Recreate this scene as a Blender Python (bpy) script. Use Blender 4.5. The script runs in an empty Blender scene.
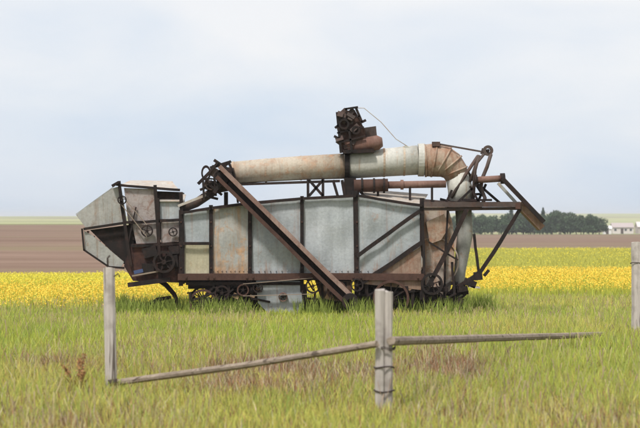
import bpy, math, random
import numpy as np
from mathutils import Vector, Matrix, noise

random.seed(7)
rng = np.random.default_rng(11)
sc = bpy.context.scene
COL = sc.collection
F, HOR, CAMZ, D0 = 1778.0, 218.0, 1.8, 35.5


def tag(o, label=None, cat=None, group=None, kind=None):
    if label: o['label'] = label
    if cat: o['category'] = cat
    if group: o['group'] = group
    if kind: o['kind'] = kind
    return o


def empty(name, loc, rz=0.0):
    o = bpy.data.objects.new(name, None)
    o.empty_display_size = 0.3
    COL.objects.link(o)
    o.location = loc
    o.rotation_euler = (0, 0, rz)
    return o


# ------------------------------------------------------------------ materials
def newmat(name):
    m = bpy.data.materials.new(name)
    m.use_nodes = True
    nt = m.node_tree
    nt.nodes.clear()
    out = nt.nodes.new('ShaderNodeOutputMaterial')
    return m, nt, out


def L(nt, a, b):
    nt.links.new(a, b)


def coords(nt, scale=(1, 1, 1), loc=(0, 0, 0), kind='Object'):
    tc = nt.nodes.new('ShaderNodeTexCoord')
    mp = nt.nodes.new('ShaderNodeMapping')
    mp.inputs['Scale'].default_value = scale
    mp.inputs['Location'].default_value = loc
    L(nt, tc.outputs[kind], mp.inputs['Vector'])
    return mp.outputs['Vector']


def noise_n(nt, vec, scale, detail=5, rough=0.6, dist=0.0):
    n = nt.nodes.new('ShaderNodeTexNoise')
    n.inputs['Scale'].default_value = scale
    n.inputs['Detail'].default_value = detail
    n.inputs['Roughness'].default_value = rough
    n.inputs['Distortion'].default_value = dist
    if vec is not None: L(nt, vec, n.inputs['Vector'])
    return n.outputs['Fac']


def ramp(nt, fac, stops):
    r = nt.nodes.new('ShaderNodeValToRGB')
    el = r.color_ramp.elements
    while len(el) < len(stops): el.new(0.5)
    for e, (p, c) in zip(el, stops):
        e.position = p
        e.color = (c, c, c, 1) if isinstance(c, (int, float)) else (*c, 1)
    L(nt, fac, r.inputs['Fac'])
    return r.outputs['Color']


def mix(nt, fac, a, b, mode='MIX'):
    m = nt.nodes.new('ShaderNodeMix')
    m.data_type = 'RGBA'
    m.blend_type = mode
    for sock, v in ((m.inputs[0], fac), (m.inputs[6], a), (m.inputs[7], b)):
        if isinstance(v, (int, float)): sock.default_value = v
        elif isinstance(v, tuple): sock.default_value = (*v, 1)
        else: L(nt, v, sock)
    return m.outputs[2]


def mathn(nt, op, a, b=None):
    m = nt.nodes.new('ShaderNodeMath')
    m.operation = op
    for s, v in zip(m.inputs, (a, b)):
        if v is None: continue
        if isinstance(v, (int, float)): s.default_value = v
        else: L(nt, v, s)
    return m.outputs[0]


def metal(name, base, base2, rust=(0.12, 0.05, 0.025), amount=0.5, rough=0.65, metallic=0.0, seed=0.0, streak=2.2, fine=0.22, foot=0.0):
    """weathered sheet: two base tones, vertical rust streaks and grime blotches"""
    m, nt, out = newmat(name)
    p = nt.nodes.new('ShaderNodeBsdfPrincipled')
    v = coords(nt, loc=(seed, seed * 1.7, seed * .6))
    vs = coords(nt, scale=(1.6, 1, 0.10), loc=(seed, 0, seed))
    big = ramp(nt, noise_n(nt, v, 1.6, 6), [(0.35, 0.0), (0.65, 1.0)])
    c = mix(nt, big, base, base2)
    fn = ramp(nt, noise_n(nt, v, 22, 4, .7), [(0.3, 1 - fine), (0.7, 1.0)])
    c = mix(nt, 1.0, c, fn, 'MULTIPLY')
    gr = ramp(nt, noise_n(nt, coords(nt, scale=(4.5, 3, .5), loc=(seed, 0, 0)), 1.3, 6, .7, .4), [(0.30, .82), (0.60, 1.0)])
    c = mix(nt, 1.0, c, gr, 'MULTIPLY')
    st = noise_n(nt, vs, streak * 2.2, 6, .65, .6)
    st = ramp(nt, st, [(0.62 - .22 * amount, 0.0), (0.78 - .18 * amount, 1.0)])
    bl = ramp(nt, noise_n(nt, v, 4.5, 8, .75, .4), [(0.66 - .25 * amount, 0.0), (0.8 - .25 * amount, 1.0)])
    r2 = ramp(nt, noise_n(nt, v, 9, 4), [(0.3, rust), (0.7, tuple(min(1, x * 2.4) for x in rust))])
    c = mix(nt, mathn(nt, 'MULTIPLY', st, 0.75), c, r2)
    c = mix(nt, mathn(nt, 'MULTIPLY', bl, 0.85), c, r2)
    if foot:   # rust creeping up from the bottom seam
        sp = nt.nodes.new('ShaderNodeSeparateXYZ'); L(nt, coords(nt), sp.inputs[0])
        e = mathn(nt, 'ADD', mathn(nt, 'MULTIPLY', noise_n(nt, coords(nt, scale=(5, 5, .8)), 1.5, 6, .7), 1.3), mathn(nt, 'MULTIPLY', sp.outputs['Z'], -foot))
        c = mix(nt, ramp(nt, e, [(.02, 0.0), (.30, .8)]), c, r2)
    L(nt, c, p.inputs['Base Color'])
    p.inputs['Roughness'].default_value = rough
    p.inputs['Metallic'].default_value = metallic
    p.inputs['Specular IOR Level'].default_value = 0.3
    b = nt.nodes.new('ShaderNodeBump')
    b.inputs['Strength'].default_value = 0.38
    b.inputs['Distance'].default_value = 0.05
    hh = mathn(nt, 'ADD', noise_n(nt, v, 2.3, 3), mathn(nt, 'MULTIPLY', noise_n(nt, v, 30, 3), 0.12))
    L(nt, hh, b.inputs['Height'])
    L(nt, b.outputs['Normal'], p.inputs['Normal'])
    L(nt, p.outputs[0], out.inputs[0])
    return m


def wood(name, a, b, ax='Z', dark=(0.09, 0.07, 0.055)):
    m, nt, out = newmat(name)
    p = nt.nodes.new('ShaderNodeBsdfPrincipled')
    sc_ = (22, 22, 1.2) if ax == 'Z' else (1.2, 22, 22)
    v = coords(nt, scale=sc_)
    v1 = coords(nt)
    g = noise_n(nt, v, 1.2, 6, .7, .3)
    c = mix(nt, ramp(nt, g, [(0.3, 0.0), (0.65, 1.0)]), a, b)
    cr = ramp(nt, noise_n(nt, v, .8, 3, .5), [(0.33, 1.0), (0.40, 0.0)])
    c = mix(nt, mathn(nt, 'MULTIPLY', cr, .9), c, dark)
    bl = ramp(nt, noise_n(nt, v1, 5, 5), [(0.5, 0.0), (0.7, 1.0)])
    c = mix(nt, mathn(nt, 'MULTIPLY', bl, .4), c, dark)
    L(nt, c, p.inputs['Base Color'])
    p.inputs['Roughness'].default_value = .9
    p.inputs['Specular IOR Level'].default_value = .15
    bm_ = nt.nodes.new('ShaderNodeBump')
    bm_.inputs['Strength'].default_value = .8
    bm_.inputs['Distance'].default_value = .01
    L(nt, g, bm_.inputs['Height'])
    L(nt, bm_.outputs['Normal'], p.inputs['Normal'])
    L(nt, p.outputs[0], out.inputs[0])
    return m


def ground(name, a, b, c3=None, scale=(1, 1, 1), s=0.6, fine=6.0):
    m, nt, out = newmat(name)
    p = nt.nodes.new('ShaderNodeBsdfPrincipled')
    v = coords(nt, scale=scale)
    c = mix(nt, ramp(nt, noise_n(nt, v, s, 7, .65), [(0.35, 0.0), (0.65, 1.0)]), a, b)
    if c3:
        c = mix(nt, ramp(nt, noise_n(nt, v, s * .35, 5, .6, .5), [(0.5, 0.0), (0.62, 1.0)]), c, c3)
    f = ramp(nt, noise_n(nt, v, fine, 5, .7), [(0.25, .75), (0.75, 1.0)])
    c = mix(nt, 1.0, c, f, 'MULTIPLY')
    L(nt, c, p.inputs['Base Color'])
    p.inputs['Roughness'].default_value = 1.0
    p.inputs['Specular IOR Level'].default_value = 0.0
    L(nt, p.outputs[0], out.inputs[0])
    return m


def leafmat(name, transl=0.35):
    m, nt, out = newmat(name)
    at = nt.nodes.new('ShaderNodeAttribute')
    at.attribute_name = 'Col'
    d = nt.nodes.new('ShaderNodeBsdfDiffuse')
    t = nt.nodes.new('ShaderNodeBsdfTranslucent')
    mx = nt.nodes.new('ShaderNodeMixShader')
    mx.inputs[0].default_value = transl
    L(nt, at.outputs['Color'], d.inputs['Color'])
    L(nt, at.outputs['Color'], t.inputs['Color'])
    L(nt, d.outputs[0], mx.inputs[1])
    L(nt, t.outputs[0], mx.inputs[2])
    L(nt, mx.outputs[0], out.inputs[0])
    return m


def plain(name, col, rough=.8, noise_amt=.3, s=3):
    m, nt, out = newmat(name)
    p = nt.nodes.new('ShaderNodeBsdfPrincipled')
    v = coords(nt)
    f = ramp(nt, noise_n(nt, v, s, 5), [(0.3, 1 - noise_amt), (0.7, 1.0)])
    L(nt, mix(nt, 1.0, col, f, 'MULTIPLY'), p.inputs['Base Color'])
    p.inputs['Roughness'].default_value = rough
    p.inputs['Specular IOR Level'].default_value = .3
    L(nt, p.outputs[0], out.inputs[0])
    return m


GREY = dict(base=(.355, .385, .40), base2=(.42, .445, .455))
M = {
    'galv': metal('galvanised_sheet', foot=.78, rust=(.15, .09, .06), amount=.34, seed=1.3, **GREY),
    'galv_clean': metal('pale_galvanised_sheet', (.39, .42, .435), (.45, .475, .485), rust=(.17, .11, .07), amount=.15, foot=.85, seed=5.1),
    'galv_rusty': metal('rust_streaked_sheet', (.36, .37, .35), (.42, .41, .38), rust=(.22, .125, .06), amount=.5, foot=.6, seed=3.7),
    'hood': metal('grey_hood_sheet', (.33, .33, .31), (.42, .41, .385), rust=(.12, .08, .055), amount=.45, seed=12.2),
    'fan': metal('faded_fan_sheet', (.46, .37, .30), (.52, .46, .40), rust=(.16, .08, .045), amount=.75, seed=14.2),
    'rail_pink': metal('sun_faded_rust', (.22, .135, .11), (.34, .24, .20), rust=(.09, .045, .033), amount=.5, seed=16.2),
    'pan': metal('grey_pan_sheet', (.34, .37, .39), (.42, .44, .45), rust=(.12, .08, .055), amount=.3, seed=18.2),
    'pinkish': metal('weathered_feeder_sheet', (.34, .30, .29), (.42, .37, .35), rust=(.10, .055, .04), amount=.6, seed=8.2),
    'sand': metal('sand_coloured_sheet', (.42, .38, .26), (.5, .46, .33), rust=(.2, .12, .06), amount=.35, seed=2.2),
    'roof': metal('bleached_roof_sheet', (.42, .38, .34), (.52, .48, .43), rust=(.22, .15, .10), amount=.5, seed=4.4),
    'tube_pale': metal('pale_blower_pipe', (.50, .49, .44), (.58, .57, .52), rust=(.24, .16, .10), amount=.3, seed=6.3),
    'tube_rusty': metal('rust_washed_blower_pipe', (.50, .45, .37), (.46, .37, .28), rust=(.20, .12, .075), amount=.6, seed=7.9),
    'elbow': metal('rusty_elbow', (.36, .25, .18), (.50, .42, .33), rust=(.14, .07, .042), amount=.75, seed=9.1),
    'rust': metal('deep_rust', (.065, .035, .027), (.10, .052, .038), rust=(.04, .02, .015), amount=.7, rough=.85, seed=1.9),
    'rust_red': metal('reddish_rust', (.17, .095, .075), (.25, .15, .12), rust=(.08, .038, .028), amount=.5, rough=.85, seed=2.9),
    'rust_panel': metal('rusted_through_sheet', (.27, .18, .13), (.38, .29, .23), rust=(.11, .055, .035), amount=.7, rough=.85, seed=5.9),
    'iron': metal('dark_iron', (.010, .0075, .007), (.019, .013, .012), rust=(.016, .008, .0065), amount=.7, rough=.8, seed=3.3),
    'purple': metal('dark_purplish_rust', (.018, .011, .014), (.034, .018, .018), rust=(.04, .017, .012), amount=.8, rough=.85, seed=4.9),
    'iron_mid': metal('grey_brown_iron', (.06, .045, .04), (.12, .09, .08), rust=(.05, .026, .02), amount=.6, rough=.8, seed=6.6),
    'blue': plain('faded_blue_paint', (.06, .09, .20)),
    'belt': plain('old_canvas_belt', (.28, .22, .17)),
    'post': wood('weathered_post_wood', (.33, .295, .275), (.50, .46, .425)),
    'post_pale': wood('bleached_post_wood', (.38, .34, .31), (.53, .485, .45)),
    'rail': wood('weathered_rail_wood', (.19, .15, .115), (.34, .28, .225), 'X'),
    'wire': plain('rusty_wire', (.05, .035, .03)),
    'leaf': leafmat('grass_blades', .38),
    'flower': leafmat('canola_blooms', .3),
    'foliage': leafmat('tree_foliage', .15),
    'bark': plain('bark', (.08, .065, .05)),
    'white': plain('white_wall_paint', (.75, .73, .72), noise_amt=.1),
    'pink': plain('dusty_pink_roof', (.42, .36, .35), noise_amt=.15),
    'wall_tan': plain('pale_shed_wall', (.62, .56, .54), noise_amt=.1),
    'glass': plain('dark_window', (.05, .06, .07), .2),
    'g_meadow': ground('meadow_soil', (.20, .22, .06), (.26, .24, .09), (.22, .16, .09)),
    'g_canola': ground('canola_soil', (.34, .34, .06), (.42, .36, .06), s=.3, scale=(.5, 1.5, 1)),
    'g_plough': ground('ploughed_soil', (.185, .125, .095), (.265, .185, .145), (.23, .18, .12), scale=(.04, .22, 1), s=.5, fine=3),
    'g_far': ground('far_crops', (.28, .32, .16), (.46, .45, .24), (.26, .22, .16), scale=(.003, .010, 1), s=1.0, fine=4),
    'g_stubble': ground('green_verge', (.16, .18, .09), (.24, .23, .12), scale=(.05, .2, 1)),
}


# --------------------------------------------------------------- mesh builder
class MB:
    def __init__(s):
        s.v, s.f, s.smooth = [], [], []

    def add(s, vs, fs, sm=False):
        o = len(s.v)
        s.v += [tuple(v) for v in vs]
        s.f += [tuple(i + o for i in f) for f in fs]
        s.smooth += [sm] * len(fs)
        return s

    def box(s, c, size, rot=None):
        c = Vector(c); h = Vector(size) / 2
        vs = [Vector((x * h.x, y * h.y, z * h.z)) for x in (-1, 1) for y in (-1, 1) for z in (-1, 1)]
        if rot: vs = [rot @ v for v in vs]
        return s.add([v + c for v in vs], [(0, 1, 3, 2), (4, 6, 7, 5), (0, 4, 5, 1), (2, 3, 7, 6), (0, 2, 6, 4), (1, 5, 7, 3)])

    def bar(s, a, b, w, h=None, ext=0.0):
        """rectangular bar; w measured in the side plane (XZ), h across (Y)"""
        a, b = Vector(a), Vector(b); h = h or w
        d = (b - a).normalized()
        a = a - d * ext; b = b + d * ext
        yv = Vector((0, 1, 0))
        if abs(d.dot(yv)) > .9: yv = Vector((1, 0, 0))
        u = d.cross(yv).normalized(); k = u.cross(d).normalized()
        vs = [p + u * (i * w / 2) + k * (j * h / 2) for p in (a, b) for i, j in ((-1, -1), (1, -1), (1, 1), (-1, 1))]
        return s.add(vs, [(3, 2, 1, 0), (4, 5, 6, 7), (0, 1, 5, 4), (1, 2, 6, 5), (2, 3, 7, 6), (3, 0, 4, 7)])

    def bent(s, a, b, w, h=None, ext=0.0, k=.006):
        """a bar with a slight kink, as old iron has"""
        a, b = Vector(a), Vector(b)
        L_ = (b - a).length
        if L_ < .45: return s.bar(a, b, w, h, ext)
        h = h or w
        d = (b - a).normalized(); a = a - d * ext; b = b + d * ext
        yv = Vector((0, 1, 0))
        if abs(d.dot(yv)) > .9: yv = Vector((1, 0, 0))
        u = d.cross(yv).normalized(); q = u.cross(d).normalized()
        n = 7; vs = []; fs = []
        ph = random.uniform(0, 9); am = L_ * k * random.choice((-1, 1))
        for i in range(n):
            t = i / (n - 1)
            c = a.lerp(b, t) + u * am * math.sin(math.pi * t) + u * noise.noise(Vector((t * 3 + ph, ph, 0))) * .012 * min(1, 4 * t * (1 - t) * 2)
            ww = w * (1 + .10 * noise.noise(Vector((t * 9 + ph, 2, ph))))
            vs += [c + u * (x * ww / 2) + q * (y * h / 2) for x, y in ((-1, -1), (1, -1), (1, 1), (-1, 1))]
        for i in range(n - 1):
            for j in range(4): fs.append((i * 4 + j, i * 4 + (j + 1) % 4, i * 4 + 4 + (j + 1) % 4, i * 4 + 4 + j))
        fs += [(3, 2, 1, 0), tuple((n - 1) * 4 + j for j in range(4))]
        return s.add(vs, fs)

    def angle(s, a, b, w, t=.014, dy=1):
        """L-section angle iron"""
        a, b = Vector(a), Vector(b)
        s.bar(a, b, w, t)
        d = (b - a).normalized(); u = d.cross(Vector((0, 1, 0))).normalized()
        off = u * (w / 2 - t / 2) + Vector((0, dy * (w * .4 + t * .5 + .001), 0))
        s.bar(a + off, b + off, t, w * .8)
        return s

    def tube(s, pts, r, n=14, caps=True, smooth=True):
        pts = [Vector(p) for p in pts]
        rs = r if isinstance(r, (list, tuple)) else [r] * len(pts)
        vs, fs = [], []
        ref = None
        for i, p in enumerate(pts):
            d = (pts[min(i + 1, len(pts) - 1)] - pts[max(i - 1, 0)]).normalized()
            if ref is None:
                ref = Vector((0, 1, 0)) if abs(d.y) < .9 else Vector((1, 0, 0))
            u = (ref - d * ref.dot(d)).normalized(); k = d.cross(u)
            ref = u
            for j in range(n):
                t = 2 * math.pi * j / n
                vs.append(p + (u * math.cos(t) + k * math.sin(t)) * rs[i])
        for i in range(len(pts) - 1):
            for j in range(n):
                fs.append((i * n + j, i * n + (j + 1) % n, (i + 1) * n + (j + 1) % n, (i + 1) * n + j))
        s.add(vs, fs, smooth)
        if caps:
            o = len(s.v) - len(vs)
            s.f.append(tuple(o + j for j in reversed(range(n)))); s.smooth.append(False)
            s.f.append(tuple(o + (len(pts) - 1) * n + j for j in range(n))); s.smooth.append(False)
        return s

    def ring(s, c, ro, ri, y0, y1, n=28, axis='Y'):
        """flat annulus extruded along Y"""
        vs, fs = [], []
        for j in range(n):
            t = 2 * math.pi * j / n
            for r, y in ((ro, y0), (ro, y1), (ri, y1), (ri, y0)):
                if axis == 'Y': vs.append((c[0] + r * math.cos(t), c[1] + y, c[2] + r * math.sin(t)))
                else: vs.append((c[0] + y, c[1] + r * math.cos(t), c[2] + r * math.sin(t)))
        for j in range(n):
            k = (j + 1) % n
            for q in range(4):
                fs.append((j * 4 + q, k * 4 + q, k * 4 + (q + 1) % 4, j * 4 + (q + 1) % 4))
        return s.add(vs, fs)

    def prism(s, pts, th=None):
        """pts: front outline points (3D); th: vector of extrusion"""
        th = Vector(th)
        n = len(pts)
        a = [Vector(p) for p in pts]; b = [p + th for p in a]
        fs = [tuple(range(n)), tuple(reversed(range(n, 2 * n)))]
        fs += [(i, n + i, n + (i + 1) % n, (i + 1) % n) for i in range(n)]
        return s.add(a + b, fs)

    def sheet(s, q, th=.008, nu=10, nv=8, bump=.012, seed=0.0, sag=None):
        """dented quad sheet q = 4 corners (a,b,c,d), with thickness"""
        a, b, c, d = [Vector(p) for p in q]
        n = (b - a).cross(d - a).normalized()
        top, bot = [], []
        for j in range(nv + 1):
            for i in range(nu + 1):
                u, v = i / nu, j / nv
                p = (a * (1 - u) + b * u) * (1 - v) + (d * (1 - u) + c * u) * v
                e = min(u, 1 - u, v, 1 - v) * 4
                k = noise.noise(p * 1.9 + Vector((seed, 0, seed))) * bump * min(1, .3 + e) * 2
                top.append(p + n * k); bot.append(p + n * (k - th))
        N = len(top); W = nu + 1
        fs = []
        for j in range(nv):
            for i in range(nu):
                q0 = j * W + i
                fs.append((q0, q0 + 1, q0 + W + 1, q0 + W))
                fs.append((N + q0, N + q0 + W, N + q0 + W + 1, N + q0 + 1))
        edge = [i for i in range(W)] + [j * W + nu for j in range(1, nv + 1)] + [nv * W + i for i in range(nu - 1, -1, -1)] + [j * W for j in range(nv - 1, 0, -1)]
        for i in range(len(edge)):
            x, y = edge[i], edge[(i + 1) % len(edge)]
            fs.append((x, N + x, N + y, y))
        return s.add(top + bot, fs, False)

    def build(s, name, mat, parent=None, label=None):
        me = bpy.data.meshes.new(name)
        me.from_pydata(s.v, [], s.f)
        me.polygons.foreach_set('use_smooth', s.smooth)
        me.materials.append(mat)
        me.update()
        o = bpy.data.objects.new(name, me)
        COL.objects.link(o)
        if parent: o.parent = parent
        if label: o['label'] = label
        return o


def split_build(m, name, mat, parent=None, label=None):
    """each connected piece becomes a part of its own"""
    par = list(range(len(m.v)))
    def fd(i):
        while par[i] != i:
            par[i] = par[par[i]]; i = par[i]
        return i
    for f in m.f:
        r0 = fd(f[0])
        for i in f[1:]: par[fd(i)] = r0
    comp = {}
    for k, f in enumerate(m.f): comp.setdefault(fd(f[0]), []).append(k)
    out = []
    for fl in comp.values():
        q = MB(); mp = {}
        for k in fl:
            nf = []
            for i in m.f[k]:
                if i not in mp: mp[i] = len(q.v); q.v.append(m.v[i])
                nf.append(mp[i])
            q.f.append(tuple(nf)); q.smooth.append(m.smooth[k])
        out.append(q.build(name, mat, parent, label))
    return out


def copy_tree(o, parent=None):
    c = o.copy(); COL.objects.link(c)
    if parent: c.parent = parent
    for ch in list(o.children): copy_tree(ch, c)
    return c


# ------------------------------------------------------------------ terrain
def smooth(t):
    t = min(1, max(0, t)); return t * t * (3 - 2 * t)

LP = [(-60, 0), (20, 0), (30, -.07), (36, -.13), (50, -.28), (66, -.66), (82, -1.0), (110, -1.2), (150, -1.3), (250, -.8), (330, -.2), (400, .22), (450, .40), (520, .2), (700, -.4), (1000, .3), (1800, 2.3), (2600, 3.6), (3400, 3.0), (6000, 0)]
RP = [(-60, 0), (20, 0), (30, -.07), (36, -.13), (50, -.17), (80, -.36), (130, -.95), (180, -1.5), (300, -2.0), (450, -2.5), (650, -4.05), (900, -4.3), (1200, -3.5), (1800, 3.0), (2600, 9.2), (3400, 8.5), (6000, 0)]


def prof(P, y):
    for (y0, z0), (y1, z1) in zip(P, P[1:]):
        if y <= y1:
            return z0 + (z1 - z0) * smooth((y - y0) / (y1 - y0)) * .5 + (z1 - z0) * (y - y0) / (y1 - y0) * .5
    return P[-1][1]


def hz(x, y):
    px = x / max(y, 20) * F
    k = smooth((px + 190) / 330)
    z = prof(LP, y) * (1 - k) + prof(RP, y) * k
    if y > 46:
        a = min(1, (y - 46) / 400)
        z += noise.noise(Vector((x * .004, y * .002, 3.1))) * a * .25
    if y > 1300:
        z += noise.noise(Vector((x * .0016, y * .0006, 9.1))) * min(1, (y - 1300) / 800) * 2.6
    return z


def b_grass(x): return 37.3 + smooth((x + 4) / 8) * 7.6     # meadow / canola edge
def b_dense(x): return 50 + smooth((x + 10) / 16) * 14
def b_plough(x): return 82 + smooth((x + 12) / 30) * 98    # canola / ploughed edge
def b_verge(x): return 415 + smooth((x + 60) / 120) * 45
def b_far(x): return 455 + smooth((x + 60) / 120) * 200


def strip(name, f0, f1, rows, mat, kind='structure', power=1.0):
    S = np.sign(np.linspace(-1, 1, 121)) * np.abs(np.linspace(-1, 1, 121)) ** 1.7 * 1.6
    vs, fs = [], []
    for j in range(rows + 1):
        t = (j / rows) ** power
        for s_ in S:
            # solve y along fan from (0,-60): x = s*(y+60); boundary depends on x
            ya = yb = 50.0
            for _ in range(12):
                ya = .5 * ya + .5 * f0(s_ * (ya + 60)); yb = .5 * yb + .5 * f1(s_ * (yb + 60))
            y = ya + (yb - ya) * t
            x = s_ * (y + 60)
            vs.append((x, y, hz(x, y)))
    W = len(S)
    for j in range(rows):
        for i in range(W - 1):
            fs.append((j * W + i, j * W + i + 1, (j + 1) * W + i + 1, (j + 1) * W + i))
    m = MB(); m.add(vs, fs, True)
    o = m.build(name, mat)
    return tag(o, kind=kind)


strip('meadow_ground', lambda x: -58.0, b_grass, 50, M['g_meadow'])
strip('canola_ground', b_grass, b_plough, 30, M['g_canola'])
strip('ploughed_field', b_plough, b_verge, 60, M['g_plough'])
strip('green_verge', b_verge, b_far, 14, M['g_stubble'])
strip('far_hills', b_far, lambda x: 6000.0, 90, M['g_far'], power=1.6)


# ------------------------------------------------------- blades of vegetation
def blades(name, x, y, z, h, w, lean, col, mat, tipw=0.0, root=None):
    """one mesh of N bent blades"""
    n = len(x)
    az = rng.uniform(0, 2 * np.pi, n)
    la = rng.uniform(0, 2 * np.pi, n)
    ux, uy = np.cos(az) * w / 2, np.sin(az) * w / 2
    lx, ly = np.cos(la) * lean * h, np.sin(la) * lean * h
    V = np.zeros((n, 6, 3), np.float32)
    z0 = z - .02
    V[:, 0] = np.stack([x - ux, y - uy, z0], 1)
    V[:, 1] = np.stack([x + ux, y + uy, z0], 1)
    V[:, 2] = np.stack([x + ux * .85 + lx * .35, y + uy * .85 + ly * .35, z + h * .58], 1)
    V[:, 3] = np.stack([x - ux * .85 + lx * .35, y - uy * .85 + ly * .35, z + h * .58], 1)
    V[:, 4] = np.stack([x + ux * tipw + lx, y + uy * tipw + ly, z + h], 1)
    V[:, 5] = np.stack([x - ux * (tipw + .1) + lx, y - uy * (tipw + .1) + ly, z + h], 1)
    me = bpy.data.meshes.new(name)
    me.vertices.add(n * 6)
    me.vertices.foreach_set('co', V.ravel())
    base = (np.arange(n) * 6)[:, None]
    loops = (base + np.array([[0, 1, 2, 3, 3, 2, 4, 5]])).ravel().astype(np.int32)
    me.loops.add(len(loops)); me.loops.foreach_set('vertex_index', loops)
    me.polygons.add(n * 2)
    me.polygons.foreach_set('loop_start', (np.arange(n * 2) * 4).astype(np.int32))
    me.update(calc_edges=True)
    ca = me.color_attributes.new('Col', 'FLOAT_COLOR', 'POINT')
    c = np.ones((n, 6, 4), np.float32)
    c[:, :, :3] = col[:, None, :]
    ca.data.foreach_set('color', c.ravel())
    me.materials.append(mat)
    o = bpy.data.objects.new(name, me); COL.objects.link(o)
    return o


def petals(name, cx, cy, cz, size, col, mat):
    """one mesh of small randomly turned quads"""
    n = len(cx)
    a = rng.normal(size=(n, 3)); a /= np.linalg.norm(a, axis=1)[:, None]
    b = rng.normal(size=(n, 3)); b = np.cross(a, b); b /= np.linalg.norm(b, axis=1)[:, None]
    C = np.stack([cx, cy, cz], 1)
    s = (size / 2)[:, None]
    V = np.stack([C - a * s - b * s * .7, C + a * s - b * s * .5, C + a * s * .8 + b * s, C - a * s * .6 + b * s * .8], 1).astype(np.float32)
    me = bpy.data.meshes.new(name)
    me.vertices.add(n * 4); me.vertices.foreach_set('co', V.ravel())
    me.loops.add(n * 4); me.loops.foreach_set('vertex_index', np.arange(n * 4, dtype=np.int32))
    me.polygons.add(n); me.polygons.foreach_set('loop_start', (np.arange(n) * 4).astype(np.int32))
    me.update(calc_edges=True)
    ca = me.color_attributes.new('Col', 'FLOAT_COLOR', 'POINT')
    c = np.ones((n, 4, 4), np.float32); c[:, :, :3] = col[:, None, :]
    ca.data.foreach_set('color', c.ravel())
    me.materials.append(mat)
    o = bpy.data.objects.new(name, me); COL.objects.link(o)
    return o


def scatter(n, y0, y1, half=.30, pad=1.0):
    y = np.sqrt(rng.uniform(y0 ** 2, y1 ** 2, n))
    x = rng.uniform(-1, 1, n) * (half * y + pad)
    return x, y


_G = {}
def vnoise(x, y, sx, sy, seed):
    """cheap smooth value noise, 2 octaves, 0..1"""
    out = np.zeros_like(x); amp = .65
    for o in range(3):
        u, v = x / sx * 2 ** o + seed * 17.3, y / sy * 2 ** o + seed * 5.1
        if (seed, o) not in _G: _G[(seed, o)] = np.random.default_rng(int(seed * 100 + o)).uniform(0, 1, (256, 256))
        g = _G[(seed, o)]
        iu, iv = np.floor(u).astype(int), np.floor(v).astype(int)
        fu, fv = u - iu, v - iv
        fu, fv = fu * fu * (3 - 2 * fu), fv * fv * (3 - 2 * fv)
        a, b = g[iu % 256, iv % 256], g[(iu + 1) % 256, iv % 256]
        c, d = g[iu % 256, (iv + 1) % 256], g[(iu + 1) % 256, (iv + 1) % 256]
        out += amp * ((a * (1 - fu) + b * fu) * (1 - fv) + (c * (1 - fu) + d * fu) * fv)
        amp *= .35
    return out / (.65 + .2275 + .0796)


HZ = np.vectorize(hz)
PG, PY, PB, PD = np.array([.42, .50, .085]), np.array([.62, .57, .17]), np.array([.42, .245, .14]), np.array([.31, .38, .10])


def patches(x, y):
    """where the meadow is dry and brown, as in the photo under the rails"""
    px = x / y * F + 320; py = 218 + F * CAMZ / y
    def blob(cx, cy, rx, ry): return np.exp(-(((px - cx) / rx) ** 2 + ((py - cy) / ry) ** 2))
    b = 1.7 * blob(285, 384, 85, 17) + 1.6 * blob(440, 376, 42, 24) + .9 * blob(75, 372, 60, 14) + .6 * blob(60, 425, 120, 14) + .5 * blob(600, 430, 60, 18) + .45 * blob(180, 352, 60, 7) + .3 * blob(470, 420, 80, 12)
    return b


def grass_colour(x, y):
    n = len(x)
    p1 = vnoise(x, y, 1.6, 3.2, 1); p2 = vnoise(x, y, .45, .8, 2)
    near = np.clip((27 - y) / 11, 0, 1)
    dry = np.clip(patches(x, y) * (.1 + 2.2 * np.clip(p2 - .25, 0, 1)), 0, 1)
    yel = np.clip(np.clip((p1 - .40) * 2.6, 0, 1) * .7 + .15 + near * .35, 0, 1)
    r = rng.uniform(0, 1, n)
    c = PG[None] * (1 - yel[:, None]) + PY[None] * yel[:, None]
    isd = (r < dry * 1.0 + .04 + near * .12)[:, None]
    c = np.where(isd, np.where((rng.uniform(0, 1, n) < .3)[:, None], np.array([[.58, .50, .36]]), np.where((rng.uniform(0, 1, n) < .4)[:, None], np.array([[.19, .13, .075]]), PB[None])) * rng.uniform(.7, 1.25, n)[:, None], c)
    isk = (rng.uniform(0, 1, n) < .14 + .25 * np.clip((.5 - p2) * 3, 0, 1))[:, None]
    c = np.where(isk & ~isd, PD[None], c)
    c = c * rng.uniform(.82, 1.18, n)[:, None]
    c[:, 0] *= rng.uniform(.9, 1.1, n)
    return np.clip(c, 0, .8)


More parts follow.
